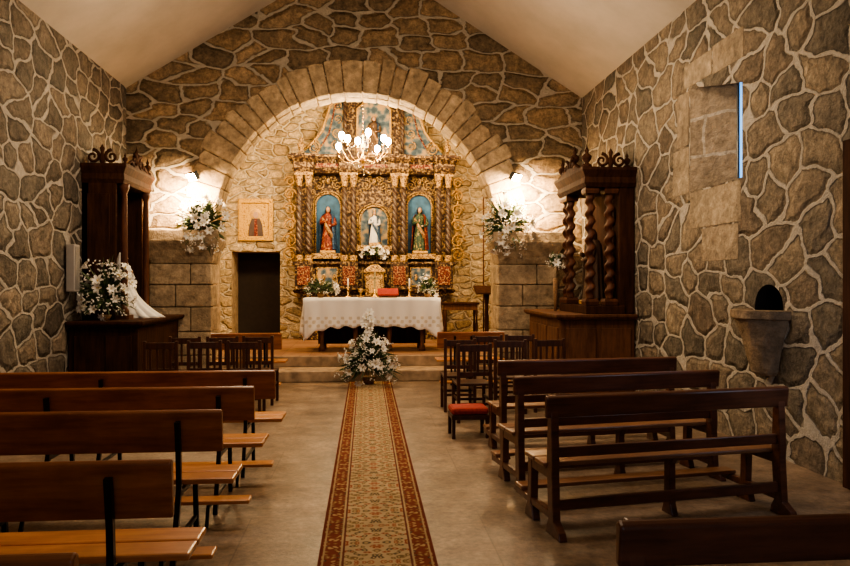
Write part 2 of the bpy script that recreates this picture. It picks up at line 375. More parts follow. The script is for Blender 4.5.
def pilaster(name,x0,x1):
    b=B(); z=0
    hs=[.42,.40,.42,.38,.36]
    for i,h in enumerate(hs):
        if i%2: xs=[x0,x0+(x1-x0)*.42,x1]
        else: xs=[x0,x0+(x1-x0)*.66,x1]
        for a,c in zip(xs,xs[1:]): b.box(a+.006,c-.006,12.18,12.7,z+.006,z+h-.006)
        z+=h
    b.make(name,M['ashlar_light'],struct=True,bevel=.02)
pilaster('trim_4',-3.66,-2.62); pilaster('trim_5',2.32,3.38)
def impost(name,x0,x1):
    b=B(); e=[(0,1.98),(.04,2.06),(.05,2.10),(.10,2.20),(.19,2.32),(.21,2.36),(.21,2.54)]
    b.rects([(x0-k*.7,x1+k*.7,12.18-k,12.72,z) for k,z in e]); b.make(name,M['ashlar_light'],struct=True,bevel=.016)
impost('trim_6',-3.62,-2.62); impost('trim_7',2.34,3.34)
# window surround blocks
b=B()
for y0,y1,z0,z1 in ((6.95,7.6,4.0,4.32),(7.62,8.3,4.02,4.30),(7.0,8.15,2.30,2.73),(7.05,7.85,1.90,2.28),(8.18,8.62,2.74,3.3),(8.18,8.5,3.33,3.98)):
    b.box(XR-.005,XR+.05,y0,y1,z0,z1)
b.make('trim_8',M['ashlar_wall'],struct=True,bevel=.004)
b=B().box(XR+.30,XR+.34,6.98,7.60,2.75,4.0,0)
b.box(XR+.28,XR+.305,6.98,7.02,2.75,4.0,1).box(XR+.28,XR+.305,7.57,7.60,2.75,4.0,1).box(XR+.28,XR+.305,6.98,7.6,2.75,2.79,1)
b.make('window_1',[M['pane'],M['metal']],struct=True)
# side door at right edge
b=B().box(3.84,3.90,5.22,5.36,0,2.8).box(3.84,3.90,4.1,4.24,0,2.8).box(3.84,3.90,4.24,5.22,2.66,2.8).box(3.87,3.90,4.24,5.22,0,2.66)
for k in range(3):
    b.box(3.855,3.88,4.36,4.70,.2+k*.82,.9+k*.82).box(3.855,3.88,4.78,5.12,.2+k*.82,.9+k*.82)
b.make('door_2',M['darkwood'],struct=True,bevel=.006)

# ------------------------------------------------------------------ carpet
o=B().box(-.35,.35,-5.1,5.1,0,.012).make('carpet_runner',M['carpet'],loc=(.067,6.6,0)); tag(o,'long faded brown-red and golden beige floral carpet runner','rug')

# ------------------------------------------------------------------ left pews
pl=thing('church_pew','orange-brown wooden pew with black steel supports','pew',(-.83,3.1,0),group='pews with steel supports')
def pew_parts(root,L):
    b=B().prism([(-.035,.88),(-.01,.895),(.012,.885),(.03,.64),(-.0,.635)],'x',-L,0); b.make('backrest',M['pew_back'],root,bevel=.008,label='reddish-brown varnished plank in painted shade')
    B().box(-L,.05,.07,.235,.42,.455).make('seat',M['pew_seat'],root,bevel=.01)
    B().box(-L,.05,.245,.42,.42,.455).make('seat',M['pew_seat'],root,bevel=.01)
    B().box(-L,.03,-.42,-.29,.15,.178).make('kneeler',M['pew_seat'],root,bevel=.008)
    b=B(); r=.021
    x=0
    b.tube([(x,-.06,.83),(x,-.03,.62),(x,-.02,.42),(x,-.16,0.0)],r,4,sm=False)
    b.tube([(x,-.04,.395),(x,.38,.395),(x,.41,0.0)],r,4,sm=False)
    b.tube([(x,.39,.125),(x,-.38,.125),(x,-.43,0)],.016,4,sm=False)
    o=b.make('steel_leg',M['metal'],root,loc=(-.25,0,0))
    for x in (-L*.5,-L+.27):
        k=o.copy(); C.objects.link(k); k.parent=root; k.location=(x,0,0)
pew_parts(pl,2.9)
for x,y in ((-.81,2.05),(-.86,4.30),(-.82,5.25),(-.79,6.2)): dup(pl,(x,y,0))
fp=thing('church_pew','short varnished wooden pew before the steps','pew',(-1.28,10.8,0),group='pews with steel supports')
pew_parts(fp,1.05)
dup(fp,(2.15,10.8,0))

# ------------------------------------------------------------------ right benches
pr=thing('wooden_bench','dark walnut church bench with solid end frames','bench',(1.20,4.5,0),math.radians(9),group='walnut benches')
L=1.80
B().prism([(-.03,.90),(.0,.915),(.022,.90),(.022,.765),(-.012,.765)],'x',-.03,L+.03).make('backrest',M['pew_dark'],pr,bevel=.01)
B().box(-.02,L+.02,.05,.22,.43,.462).make('seat',M['pew_dseat'],pr,bevel=.01)
B().box(-.02,L+.02,.228,.40,.43,.462).make('seat',M['pew_dseat'],pr,bevel=.01)
B().box(.05,L-.05,.0,.03,.50,.57).make('lower_rail',M['pew_dark'],pr,bevel=.006)
B().box(.05,L-.05,-.02,.02,.16,.23).make('stretcher',M['pew_dark'],pr,bevel=.006)
B().box(.0,L,.50,.63,.15,.18).make('kneeler',M['pew_dseat'],pr,bevel=.008)
b=B()
b.prism([(-.012,.91),(.035,.91),(.055,.47),(.05,.36),(.03,.10),(.06,.05),(.07,0),(-.15,0),(-.13,.05),(-.05,.10),(-.03,.40),(-.035,.48)],'x',0,.055)
b.prism([(.31,.44),(.38,.44),(.39,.12),(.43,.05),(.44,0),(.28,0),(.30,.06),(.325,.12)],'x',0,.055)
b.box(0.004,.05,0,.39,.36,.425).box(.004,.05,-.02,.62,.10,.15)
ef=b.make('end_frame',M['pew_dark'],pr,bevel=.006)
k=ef.copy(); C.objects.link(k); k.location=(L-.055,0,0)
B().prism([(.13,.0),(.27,0),(.24,.08),(.235,.36),(.30,.43),(.10,.43),(.165,.36),(.16,.08)],'x',0,.05).make('leg',M['pew_dark'],pr,bevel=.006,loc=(L*.55,0,0))
dup(pr,(1.19,5.46,0),math.radians(9)); dup(pr,(1.28,6.6,0),math.radians(6))
dup(pr,(.81,2.12,0),math.radians(0))

# ------------------------------------------------------------------ chairs
ch=thing('wooden_chair','dark wooden chair with slatted back','chair',(-2.4,9.75,0),group='dark slat-back chairs')
B().box(-.21,.21,-.2,.2,.43,.46).make('seat',M['chairwood'],ch,bevel=.008)
b=B().box(-.17,.17,-.225,-.2,.84,.92).box(-.17,.17,-.222,-.2,.55,.60)
for x in (-.12,-.04,.04,.12): b.box(x-.014,x+.014,-.22,-.205,.59,.85)
b.make('backrest',M['chairwood'],ch,bevel=.004)
for x,y,h in ((-.19,-.21,.94),(.19,-.21,.94),(-.19,.18,.43),(.19,.18,.43)): B().box(x-.019,x+.019,y-.019,y+.019,0,h).make('leg',M['chairwood'],ch,bevel=.004)
for bx in ((-.18,.18,-.2,-.185,.2,.23),(-.18,.18,.17,.185,.2,.23),(-.195,-.18,-.2,.18,.25,.28),(.18,.195,-.2,.18,.25,.28)): B().box(*bx).make('stretcher',M['chairwood'],ch)
for x,y,r in ((-1.92,9.75,.05),(-1.44,9.8,-.05),(-2.5,9.0,0),(-2.0,9.05,.06),(-1.5,9.0,.0),
              (1.27,8.4,.03),(1.82,8.9,-.05),(2.32,9.0,.1),(1.2,9.1,0.0),(1.66,9.7,.0),(2.13,9.8,.0)): dup(ch,(x,y,0),r)
st=thing('low_stool','low wooden kneeling stool with red velvet cushion','stool',(1.1,7.5,0),.03)
B().box(-.2,.2,-.16,.16,.25,.325).make('cushion',M['red'],st,bevel=.03)
B().box(-.2,.2,-.16,.16,.2,.25).make('seat_frame',M['chairwood'],st,bevel=.006)
for x,y in ((-.18,-.14),(.18,-.14),(-.18,.14),(.18,.14)): B().box(x-.018,x+.018,y-.018,y+.018,0,.2).make('leg',M['chairwood'],st,bevel=.004)

# ------------------------------------------------------------------ flowers
def bloom_mesh():
    b=B()
    for i in range(6):
        a=2*pi*i/6; ca,sa=math.cos(a),math.sin(a); w=.022
        prof=[(.008,0,.3),(.03,.035,1),(.058,.055,.9),(.085,.045,.08)]
        vs=[]
        for r,z,ww in prof:
            for s_ in (-1,0,1): vs.append((r*ca-s_*w*ww*sa, r*sa+s_*w*ww*ca, z+(abs(s_)*.006)))
        fs=[]
        for k in range(3):
            for j in range(2): o=k*3+j; fs.append((o,o+1,o+4,o+3))
        b.add(vs,fs,0,True)
    b.tube([(0,0,0),(0,0,.05)],[.004,.007],5,1)
    o=b.make('flower',[M['petal'],M['stamen']]); me=o.data; bpy.data.objects.remove(o); return me
BL=bloom_mesh()
def bouquet(name,label,loc,rx,ry,rz_,nf,nl,cz=0.0,basket=None,fs=1.0,dirmin=-.3,front=None,spike=0,taper=0.0,floor=None):
    root=thing(name,label,'flowers',loc)
    def rdir():
        while True:
            d=Vector((R(-1,1),R(-1,1),R(-1,1)))
            if .1<d.length<1:
                d.normalize()
                if d.z<dirmin: continue
                if front and d.dot(Vector(front))<-.15: continue
                return d
    def pos(d,k):
        t=1-taper*max(0,d.z)
        p=Vector((d.x*rx*k*t,d.y*ry*k*t,cz+d.z*rz_*k))
        if floor is not None and p.z<floor: p.z=floor+R(0,.04)
        return p
    b=B()
    for i in range(nl):
        d=rdir(); k=R(.8,1.3); tip=pos(d,k); base=pos(d,.2)
        side=(tip-base).cross(Vector((R(-1,1),R(-1,1),R(-1,1)))).normalized()*R(.010,.028)
        mid=(base+tip)/2+Vector((0,0,R(.0,.06)))
        b.add([base-side*.3,base+side*.3,mid+side,tip,mid-side],[(0,1,2,4),(4,2,3)],0)
    for i in range(nl//3):
        d=rdir(); p=pos(d,R(.6,1.2))
        for j in range(4):
            q=p+Vector((R(-1,1),R(-1,1),R(-1,1)))*.035; b.ball(q,.011*fs,6,1)
    o=b.make('foliage',[M['leaf'],M['petal']],root,label='green leaves with small white filler blooms'); o['kind']='stuff'
    for i in range(nf):
        d=rdir(); p=pos(d,R(.65,1.1))
        if i<spike:
            p=Vector((R(-.06,.06),R(-.08,0),cz+rz_*(.85+.75*i/max(1,spike)))); d=Vector((R(-.5,.5),-1,.6)).normalized()
        o=bpy.data.objects.new('flower',BL); C.objects.link(o); o.parent=root; o.location=p
        o.rotation_euler=(d+Vector((R(-.4,.4),R(-.6,.2),R(-.3,.4)))).to_track_quat('Z','Y').to_euler(); s_=R(.65,1.15)*fs; o.scale=(s_,s_,s_)
    if spike:
        b=B()
        for i in range(7):
            x=R(-.05,.05); b.tube([(x*.3,0,cz),(x,R(-.05,0),cz+rz_*R(1.2,1.65))],[.007,.003],5)
        b.make('stem',M['leaf'],root)['kind']='stuff'
    if basket:
        r,h=basket
        B().lathe([(r*.6,0),(r*.75,h*.4),(r,h),(r*.9,h),(r*.6,h*.5)],n=16).make('basket',M['basket'],root)
    return root
bouquet('flower_arrangement','large tapering white lily arrangement with trailing green leaves by the steps',(.05,11.40,.014),.46,.28,.52,44,420,cz=.34,basket=(.13,.12),fs=.95,dirmin=-.6,front=(0,-1,0),spike=11,taper=.6,floor=.05)
bouquet('flower_arrangement','white lily bouquet with greenery in wicker basket on arch impost',(-2.76,12.1,2.545),.42,.2,.48,40,230,cz=.08,basket=(.10,.12),fs=1.05,dirmin=-.9,front=(0,-1,0))
bouquet('flower_arrangement','white lily bouquet with greenery in basket beside the flood lamp',(2.46,12.1,2.545),.42,.2,.50,40,230,cz=.10,basket=(.10,.12),fs=1.05,dirmin=-.9,front=(0,-1,0))
bouquet('flower_arrangement','loose spreading white lilies on the dark side altar',(-3.66,10.22,1.122),.36,.16,.50,28,190,cz=.32,basket=(.08,.08),fs=1.15,front=(0,-1,0),dirmin=-.6,floor=.05)

# ------------------------------------------------------------------ altar
al=thing('altar_table','long altar table draped in embroidered white cloth','table',(.12,13.6,.36))
B().box(-1.25,1.25,-.36,.36,.93,.995).make('table_top',M['medwood'],al,bevel=.01)
for x in (-.95,-.32,.32,.95):
    for y in (-.27,.27):
        B().lathe([(.06,0),(.06,.08),(.035,.12),(.045,.3),(.055,.5),(.035,.7),(.05,.8),(.05,.93)],x,y,12).make('leg',M['medwood'],al)
B().box(-1.05,1.05,.2,.24,.1,.93).make('apron',M['darkwood'],al)
b=B(); n=160
hw_,hd_=1.29,.40
def perim(t):
    P=2*(2*hw_+2*hd_); s=t*P
    if s<2*hw_: return (-hw_+s,-hd_),(0,-1)
    s-=2*hw_
    if s<2*hd_: return (hw_,-hd_+s),(1,0)
    s-=2*hd_
    if s<2*hw_: return (hw_-s,hd_),(0,1)
    s-=2*hw_; return (-hw_,hd_-s),(-1,0)
rings=[]
for k in range(11):
    f=k/10; ring=[]
    for i in range(n):
        (x,y),(nx,ny)=perim(i/n)
        cornerd=min(math.hypot(x-cx,y-cy) for cx in (-hw_,hw_) for cy in (-hd_,hd_))
        drop=.52+.28*math.exp(-cornerd*4.5)+.02*math.sin(i*.9)+.02*abs(math.sin(x*12))
        amp=.03*f*(1+2*math.exp(-cornerd*5)); off=amp*math.sin(x*19+y*23)+.03*f
        ring.append((x+nx*off,y+ny*off,1.004-drop*f))
    rings.append(ring)
b.loft(rings,0,True,caps=False); b.add(rings[0],[tuple(range(n))],0)
o=b.make('tablecloth',M['linen'],al,label='white linen with lace border')
sm=o.modifiers.new('s','SOLIDIFY'); sm.thickness=.004; sm.offset=1
ZT=1.372
bouquet('flower_bowl','low bowl of white flowers on the altar cloth',(-.86,13.5,ZT),.32,.2,.22,11,120,cz=.13,basket=(.08,.07),fs=.8,floor=.0)
bouquet('flower_bowl','low bowl of white flowers on the altar cloth',(1.18,13.5,ZT),.18,.2,.26,9,100,cz=.13,basket=(.07,.07),fs=.8,floor=.0)
bk=thing('missal','open red missal on a small lectern stand','book',(.42,13.5,ZT))
B().prism([(-.12,0),(.12,0),(.1,.13),(.08,.13),(-.12,.03)],'x',-.17,.17).make('stand',M['medwood'],bk)
bb=B(); bb.add([(-.2,-.14,.035),(.2,-.14,.035),(.2,.10,.15),(-.2,.10,.15),(-.2,-.15,.06),(.2,-.15,.06),(.2,.085,.175),(-.2,.085,.175)],[(0,1,2,3),(4,5,6,7),(0,1,5,4),(1,2,6,5),(2,3,7,6),(3,0,4,7)]); bb.make('cover',M['red'],bk)
def candle(loc,label):
    t=thing('candlestick',label,'candlestick',loc,group='altar candlesticks')
    B().lathe([(.06,0),(.06,.015),(.02,.03),(.015,.08),(.028,.1),(.015,.12),(.018,.18),(.04,.19),(.04,.2),(.0,.2)],n=14).make('stand',M['brass'],t)
    B().lathe([(.014,.2),(.014,.36),(.004,.37)],n=10).make('candle',M['white'],t)
candle((-.35,13.75,ZT),'small brass candlestick with white candle on the altar'); candle((.85,13.75,ZT),'small brass candlestick with white candle on the altar')
cr=thing('altar_crucifix','small brass crucifix standing on the altar','crucifix',(.17,13.7,ZT))
B().lathe([(.08,0),(.08,.02),(.03,.04),(.015,.1),(.01,.16)],n=14).make('base',M['brass'],cr)
B().box(-.014,.014,-.008,.008,.14,.5).box(-.1,.1,-.008,.008,.36,.388).make('cross',M['brass'],cr)
ca=thing('chalice','gold chalice standing on the altar','chalice',(-.1,13.45,ZT)); B().lathe([(.055,0),(.05,.01),(.012,.03),(.012,.07),(.02,.08),(.012,.09),(.035,.11),(.045,.17),(.04,.17),(.03,.12)],n=16).make('cup',M['gold'],ca)

# ------------------------------------------------------------------ statues
def statue(name,label,loc,h,robe,cloak,rz=0,crown=True,ped=.06,veil=None,sash=None):
    t=thing(name,label,'statue',loc,rz)
    if ped: B().box(-.17*h,.17*h,-.14*h,.14*h,0,ped).make('pedestal',M['gold'],t,bevel=.008)
    b=B(); fold=lambda a,z:1+.10*math.sin(11*a)*max(0,1-z/.62)
    b.lathe([(.155,0),(.16,.03),(.14,.2),(.12,.4),(.10,.56),(.095,.63),(.115,.72),(.12,.78),(.09,.82),(.04,.845),(.032,.87)],n=44,k=h,z0=ped,sy=.72,fold=fold)
    H=lambda x,y,z:(x*h,y*h,z*h+ped)
    b.tube([H(-.105,0,.79),H(-.14,-.02,.70),H(-.145,-.05,.61),H(-.08,-.12,.645),H(-.035,-.14,.67)],[.035*h,.042*h,.045*h,.034*h,.018*h],10)
    b.tube([H(.105,0,.79),H(.145,-.03,.70),H(.155,-.06,.60),H(.12,-.13,.57),H(.07,-.15,.56)],[.035*h,.042*h,.045*h,.034*h,.018*h],10)
    b.ball(H(-.018,-.145,.69),(.016*h,.014*h,.03*h),8,1); b.ball(H(.05,-.155,.56),(.028*h,.014*h,.018*h),8,1)
    b.ball(H(0,-.008,.93),(.048*h,.055*h,.07*h),14,1)
    b.ball(H(0,-.062,.925),(.009*h,.012*h,.014*h),6,1)
    b.make('body',[robe,M['skin']],t)
    B().lathe([(.035,.99),(.054,.96),(.064,.91),(.062,.86),(.055,.80)],n=16,k=h,z0=ped,a0=pi*-.08,a1=pi*1.08,sy=1.15).make('hair' if not veil else 'veil',veil or M['hair'],t)
    if cloak:
        B().lathe([(.10,.84),(.15,.78),(.17,.6),(.18,.4),(.19,.2),(.205,.03)],n=40,k=h,z0=ped,sy=.85,a0=-.95,a1=pi+.5,fold=lambda a,z:1+.07*math.sin(14*a)*(1-z)).make('cloak',cloak,t)
    if sash:
        B().tube([H(-.12,-.05,.74),H(-.03,-.12,.55),H(.08,-.11,.36),H(.13,-.04,.2)],[.02*h,.035*h,.04*h,.03*h],8).make('sash',sash,t)
    if crown:
        B().lathe([(.045,.985),(.05,1.0),(.04,1.02),(.055,1.05),(.03,1.045),(.0,1.07)],n=14,k=h,z0=ped).make('crown',M['gold'],t)
    return t

# ------------------------------------------------------------------ main retable
rt=thing('altarpiece','tall gilded baroque altarpiece with columns and blue niches','altarpiece',(0,0,.36))
ZB=-.36
def W(z): return z+ZB
B().box(-1.45,1.85,15.95,16.48,0,W(1.42)).make('plinth',M['giltdark'],rt,bevel=.02)
b=B().rects([(-1.6,2.0,15.9,16.49,W(1.42)),(-1.64,2.04,15.86,16.49,W(1.48)),(-1.58,1.98,15.9,16.49,W(1.52)),(-1.58,1.98,15.9,16.49,W(2.02)),(-1.66,2.06,15.8,16.49,W(2.08)),(-1.66,2.06,15.8,16.49,W(2.13))])
b.make('predella',M['giltdark'],rt)
B().box(-1.55,1.95,16.2,16.48,W(2.13),W(4.25)).make('back_panel',M['giltdark'],rt)
e=[(0,4.12),(.05,4.2),(.03,4.24),(.03,4.34),(.1,4.4),(.14,4.46),(.14,4.52)]
b=B().rects([(-1.6-k,2.0+k,15.86-k,16.49,W(z)) for k,z in e]); 
for cx in (-1.38,-.38,.75,1.76): b.rects([(cx-.2-k*.5,cx+.2+k*.5,15.74-k,15.9,W(z)) for k,z in e])
for i in range(46): b.box(-1.66+i*.08,-1.62+i*.08,15.78,15.84,W(4.34),W(4.4))
b.make('cornice',M['giltdark'],rt)
B().box(-1.66,2.06,15.70,15.74,W(4.47),W(4.50)).make('cornice_moulding',M['gilt'],rt)
for x0,x1 in ((-1.12,-.62),(-.12,.48),(1.0,1.5)):
    B().box(x0,x1,15.82,15.84,W(4.25),W(4.33)).make('frieze_panel',M['giltred'],rt)
for cx in (-1.38,-.38,.75,1.76):
    B().box(cx-.2,cx+.2,15.72,15.92,W(1.5),W(2.13)).box(cx-.14,cx+.14,15.69,15.73,W(1.6),W(2.02),1).make('column_pedestal',[M['giltdark'],M['giltred']],rt,bevel=.012)
for x0,x1 in ((-1.08,-.66),(1.03,1.45)):
    B().box(x0,x1,15.87,15.90,W(1.6),W(1.98),0).box(x0-.03,x1+.03,15.88,15.90,W(1.57),W(2.01),1).make('predella_panel',[M['giltblue'],M['gilt']],rt)
m=Mt('painted_column',rough=.5,metal=.05); co=m.obj()
wv=m.n('ShaderNodeTexWave',{'Vector':m.n('ShaderNodeMapping',{'Vector':co,'Rotation':(0,.7,0)}).outputs[0],'Scale':3.2,'Distortion':4.0,'Detail':2.5},wave_type='BANDS').outputs['Fac']
m.col(m.ramp(wv,[(.15,(.03,.015,.012)),(.55,(.065,.03,.022)),(.78,(.24,.155,.07)),(.92,(.035,.035,.04))])); m.bump(wv,.5,.03); M['column']=m.m
def column(x,y,r=.064):
    b=B(); z0=W(2.13); H=1.99
    b.lathe([(r*1.5,0),(r*1.5,.05),(r*1.2,.08),(r*1.4,.11),(r,.15)],x,y,16,1,z0=z0)
    b.lathe([(r,.15),(r*1.12,.3),(r*1.18,.5),(r*1.25,.55),(r,.6),(r*1.02,.9),(r*.95,1.3),(r*.85,1.68)],x,y,16,0,z0=z0,fold=lambda t,z:1+.06*math.sin(6*t+z*14))
    b.lathe([(r*.85,1.68),(r*1.1,1.70),(r*.9,1.73),(r*1.2,1.8),(r*1.3,1.86),(r*1.6,1.93)],x,y,16,1,z0=z0,fold=lambda t,z:1+.1*math.sin(8*t))
    b.box(x-r*1.6,x+r*1.6,y-r*1.6,y+r*1.6,z0+1.93,z0+H,1)
    b.make('column',[M['column'],M['gilt']],rt)
for x in (-1.49,-1.28,-.48,-.28,.65,.85,1.65,1.87): column(x,15.83)
def scroll(b,cx,cz,y,r,a0,dirn=1,turns=1.6,th=.03,mi=0):
    pts=[];rad=[]
    for i in range(22):
        f=i/21; a=a0+dirn*turns*2*pi*f; rr=r*(1-.85*f); pts.append((cx+rr*math.cos(a),y,cz+rr*math.sin(a))); rad.append(th*(1-.6*f))
    b.tube(pts,rad,6,mi)
def scr(*a,name='carved_scroll',mat=None,**k):
    b=B(); scroll(b,*a,**k); return b.make(name,mat or M['gilt'],rt)
def niche(x0,x1,z0,z1,back):
    b=B(); cx=(x0+x1)/2; r=(x1-x0)/2; zs=z1-r
    pts=[(x0,z0),(x1,z0)]+[(cx+r*math.cos(pi*i/12),zs+r*math.sin(pi*i/12)) for i in range(13)]
    b.prism([(p[0],W(p[1])) for p in pts],'y',16.17,16.21,0)
    fr=[(x0,z0),(x0,zs)]+[(cx-r*math.cos(pi*i/12),zs+r*math.sin(pi*i/12)) for i in range(1,12)]+[(x1,zs),(x1,z0)]
    b.tube([(p[0],16.12,W(p[1])) for p in fr],.024,8,1); b.tube([(cx+(p[0]-cx)*1.16,16.16,W(p[1]+(.05 if p[1]>zs else 0))) for p in fr],.016,8,1)
    b.box(x0-.08,x1+.08,15.9,16.2,W(z0-.12),W(z0),1)
    b.make('niche',[back,M['gilt']],rt)
niche(-1.15,-.57,2.32,3.70,M['nblue']); niche(.94,1.52,2.32,3.70,M['nblue']); niche(-.14,.51,2.5,3.42,M['giltblue'])
for cx in (-.86,1.23,.19):
    for s in (-1,1):
        scr(cx+s*.2,W(3.89),16.12,.12,pi/2,s,1.7,.016); scr(cx+s*.12,W(4.05),16.12,.07,-pi/2,-s,1.4,.012)
        scr(cx+s*.34,W(4.02),16.12,.06,pi/2,-s,1.4,.012); scr(cx+s*.33,W(3.74),16.12,.06,-pi/2,s,1.4,.012)
        scr(cx+s*.13,W(2.25),15.93,.07,pi/2,s,1.4,.013)
    B().ball((cx,16.12,W(3.98)),(.05,.04,.08),10).make('carved_boss',M['gilt'],rt)
for x,s in ((-.22,-1),(.60,1)):
    for z in (2.3,2.48,2.66,2.84,3.02,3.2,3.38,3.56): scr(x,W(z),16.12,.055,pi/2,s,1.4,.012)
for i in range(15): B().ball((-1.4+i*.23,15.86,W(1.78)),(.04,.03,.08),8).make('carved_boss',M['gilt'],rt)
for s,x in ((-1,-1.70),(1,2.10)):
    for i,z in enumerate((2.3,2.62,2.98,3.34,3.68,3.98)): scr(x+s*.03,W(z),16.2,.185-.012*i,(pi if s>0 else 0)+ (i%2)*pi,s*(1 if i%2 else -1),1.7,.026,mat=M['gold'])
    B().tube([(x-s*.06,16.25,W(2.1)),(x+s*.05,16.25,W(2.6)),(x-s*.05,16.25,W(3.1)),(x+s*.05,16.25,W(3.6)),(x-s*.05,16.25,W(4.1))],.03,8).make('side_stem',M['gold'],rt)
B().box(-.44,.80,16.05,16.46,W(4.52),W(5.9)).prism([(-.44,W(5.9)),(.80,W(5.9)),(.62,W(6.25)),(.18,W(6.45)),(-.26,W(6.25))],'y',16.05,16.46).make('attic_panel',M['giltdark'],rt)
b=B().prism([(-.20,W(4.62)),(.56,W(4.62)),(.56,W(5.6)),(.18,W(5.95)),(-.20,W(5.6))],'y',15.99,16.06,0)
fr=[(-.20,4.62),(-.20,5.6),(.18,5.95),(.56,5.6),(.56,4.62),(-.20,4.62)]
b.tube([(x,15.98,W(z)) for x,z in fr],.028,8,1)
b.make('attic_painting',[M['giltblue'],M['gold']],rt)
for s,xc in ((-1,-.44),(1,.80)):
    poly=[(xc,W(4.52)),(xc+s*.96,W(4.52)),(xc+s*.96,W(4.68)),(xc+s*.76,W(4.86)),(xc+s*.56,W(5.12)),(xc+s*.46,W(5.42)),(xc+s*.38,W(5.70)),(xc+s*.2,W(5.98)),(xc,W(6.12))]
    B().prism(poly,'y',16.15,16.4).make('attic_volute',M['giltblue'],rt)
    B().tube([(p[0],16.12,p[1]) for p in poly[2:]],.032,8).make('volute_moulding',M['gold'],rt)
    B().tube([(xc+s*(abs(p[0]-xc)*.72),16.13,p[1]-.04) for p in poly[2:-1]],.018,8).make('volute_moulding',M['giltred'],rt)
    scr(xc+s*.74,W(4.74),16.1,.15,pi/2,s,1.8,.024); scr(xc+s*.22,W(5.7),16.1,.11,pi/2,s,1.6,.018)
    scr(xc+s*.25,W(4.8),16.1,.1,pi/2,-s,1.6,.016); scr(xc+s*.22,W(5.08),16.1,.11,-pi/2,s,1.5,.016); scr(xc+s*.2,W(5.4),16.1,.10,-pi/2,-s,1.5,.015)
    B().tube([(xc+s*.03,16.0,W(4.55)),(xc+s*.03,16.0,W(5.9))],.045,10).make('attic_column',M['column'],rt)
for x in (-1.45,1.85):
    B().lathe([(.09,0),(.09,.04),(.03,.08),(.07,.16),(.09,.24),(.03,.32),(.04,.37),(0,.42)],x,15.9,14,z0=W(4.52)).make('finial',M['gilt'],rt)
statue('religious_statue','saint statue in red robe and blue mantle inside blue niche',(-.86,16.03,2.325),1.0,M['robe_red'],M['robe_blue'],crown=False,sash=M['robe_gold'])
statue('religious_statue','saint statue in green robe and red mantle inside blue niche',(1.23,16.03,2.325),1.0,M['robe_green'],M['robe_red'],crown=False,sash=M['robe_gold'])
statue('religious_statue','crowned madonna statue in white and blue in the central niche',(.19,16.02,2.505),.72,M['robe_white'],M['robe_blue'],veil=M['robe_blue'],sash=M['robe_blue'])
statue('religious_statue','small painted saint figure before the upper painting',(.18,15.93,4.525),.85,M['robe_brown'],M['robe_blue'],crown=False,sash=M['robe_gold'])
bouquet('flower_bowl','white flowers at the foot of the madonna niche',(.19,15.86,2.135),.28,.07,.2,14,50,cz=.14,fs=.9,front=(0,-1,0))
tb=thing('tabernacle','small gilded tabernacle with arched door','tabernacle',(.19,15.60,1.38))
B().box(-.5,.5,-.12,.2,-1.02,.0).make('pedestal',M['giltdark'],tb)
B().box(-.2,.2,-.08,.2,0,.5).rects([(-.24,.24,-.12,.2,.5),(-.24,.24,-.12,.2,.55),(-.08,.08,-.04,.1,.68)]).make('body',M['gilt'],tb,bevel=.01)
B().prism([(-.12,.05),(.12,.05),(.12,.32),(.06,.42),(0,.44),(-.06,.42),(-.12,.32)],'y',-.1,-.078).make('door',M['gold'],tb)

# ------------------------------------------------------------------ chandelier
cd=thing('chandelier','brass and crystal chandelier with lit bulbs','chandelier',(-.06,13.75,4.2))
ztop=gable(-.06)-4.2
b=B()
k=.45;i=0
while k<ztop-.03:
    b.tube([(.012*math.cos(a),0,k+.025+.025*math.sin(a)) if i%2 else (0,.012*math.cos(a),k+.025+.025*math.sin(a)) for a in [2*pi*i_/8 for i_ in range(9)]],.004,4); k+=.04;i+=1
b.lathe([(.07,0),(.05,-.03),(.01,-.05)],z0=ztop,n=12)
b.make('chain',M['brass'],cd)
B().lathe([(.0,-.32),(.03,-.3),(.012,-.24),(.04,-.18),(.06,-.12),(.03,-.06),(.012,0),(.025,.08),(.04,.14),(.012,.2),(.012,.3),(.03,.36),(.008,.45)],n=16).make('stem',M['brass'],cd)
for i in range(8):
    a=2*pi*i/8+.25; ca_,sa_=math.cos(a),math.sin(a); rr=.56 if i%2 else .42; zz=.02 if i%2 else .16
    pts=[(.03,-.12),(.2,-.2),(.36*rr/.5,-.16),(rr,-.04+zz*.5),(rr,zz)]
    B().tube([(r*ca_,r*sa_,z) for r,z in pts],[.010,.009,.008,.007,.007],6).lathe([(.0,0),(.04,.01),(.045,.02),(.01,.03),(.01,.09)],rr*ca_,rr*sa_,10,z0=zz).make('arm',M['brass'],cd)
    B().ball((rr*ca_,rr*sa_,zz+.15),(.056,.056,.075),12).make('bulb',M['bulb'],cd)
b=B()
for i in range(60):
    a=R(0,2*pi); r=random.choice([.12,.3,.42,.56])+R(-.02,.02); z=-.1-.16*(1-abs(r-.3))+R(-.12,.1); b.lathe([(0,0),(.013,.02),(.008,.04),(0,.05)],r*math.cos(a),r*math.sin(a),6,z0=z-.05,sm=False)
for i in range(8):
    a=2*pi*i/8+.25; rr=.56 if i%2 else .42
    for t in range(1,12):
        f=t/12; r=.04+(rr-.04)*f; z=.36*(1-f)+.05*f-.12*math.sin(pi*f); b.ball((r*math.cos(a),r*math.sin(a),z),.008,6)
o=b.make('crystal_drops',M['crystal'],cd); o['kind']='stuff'

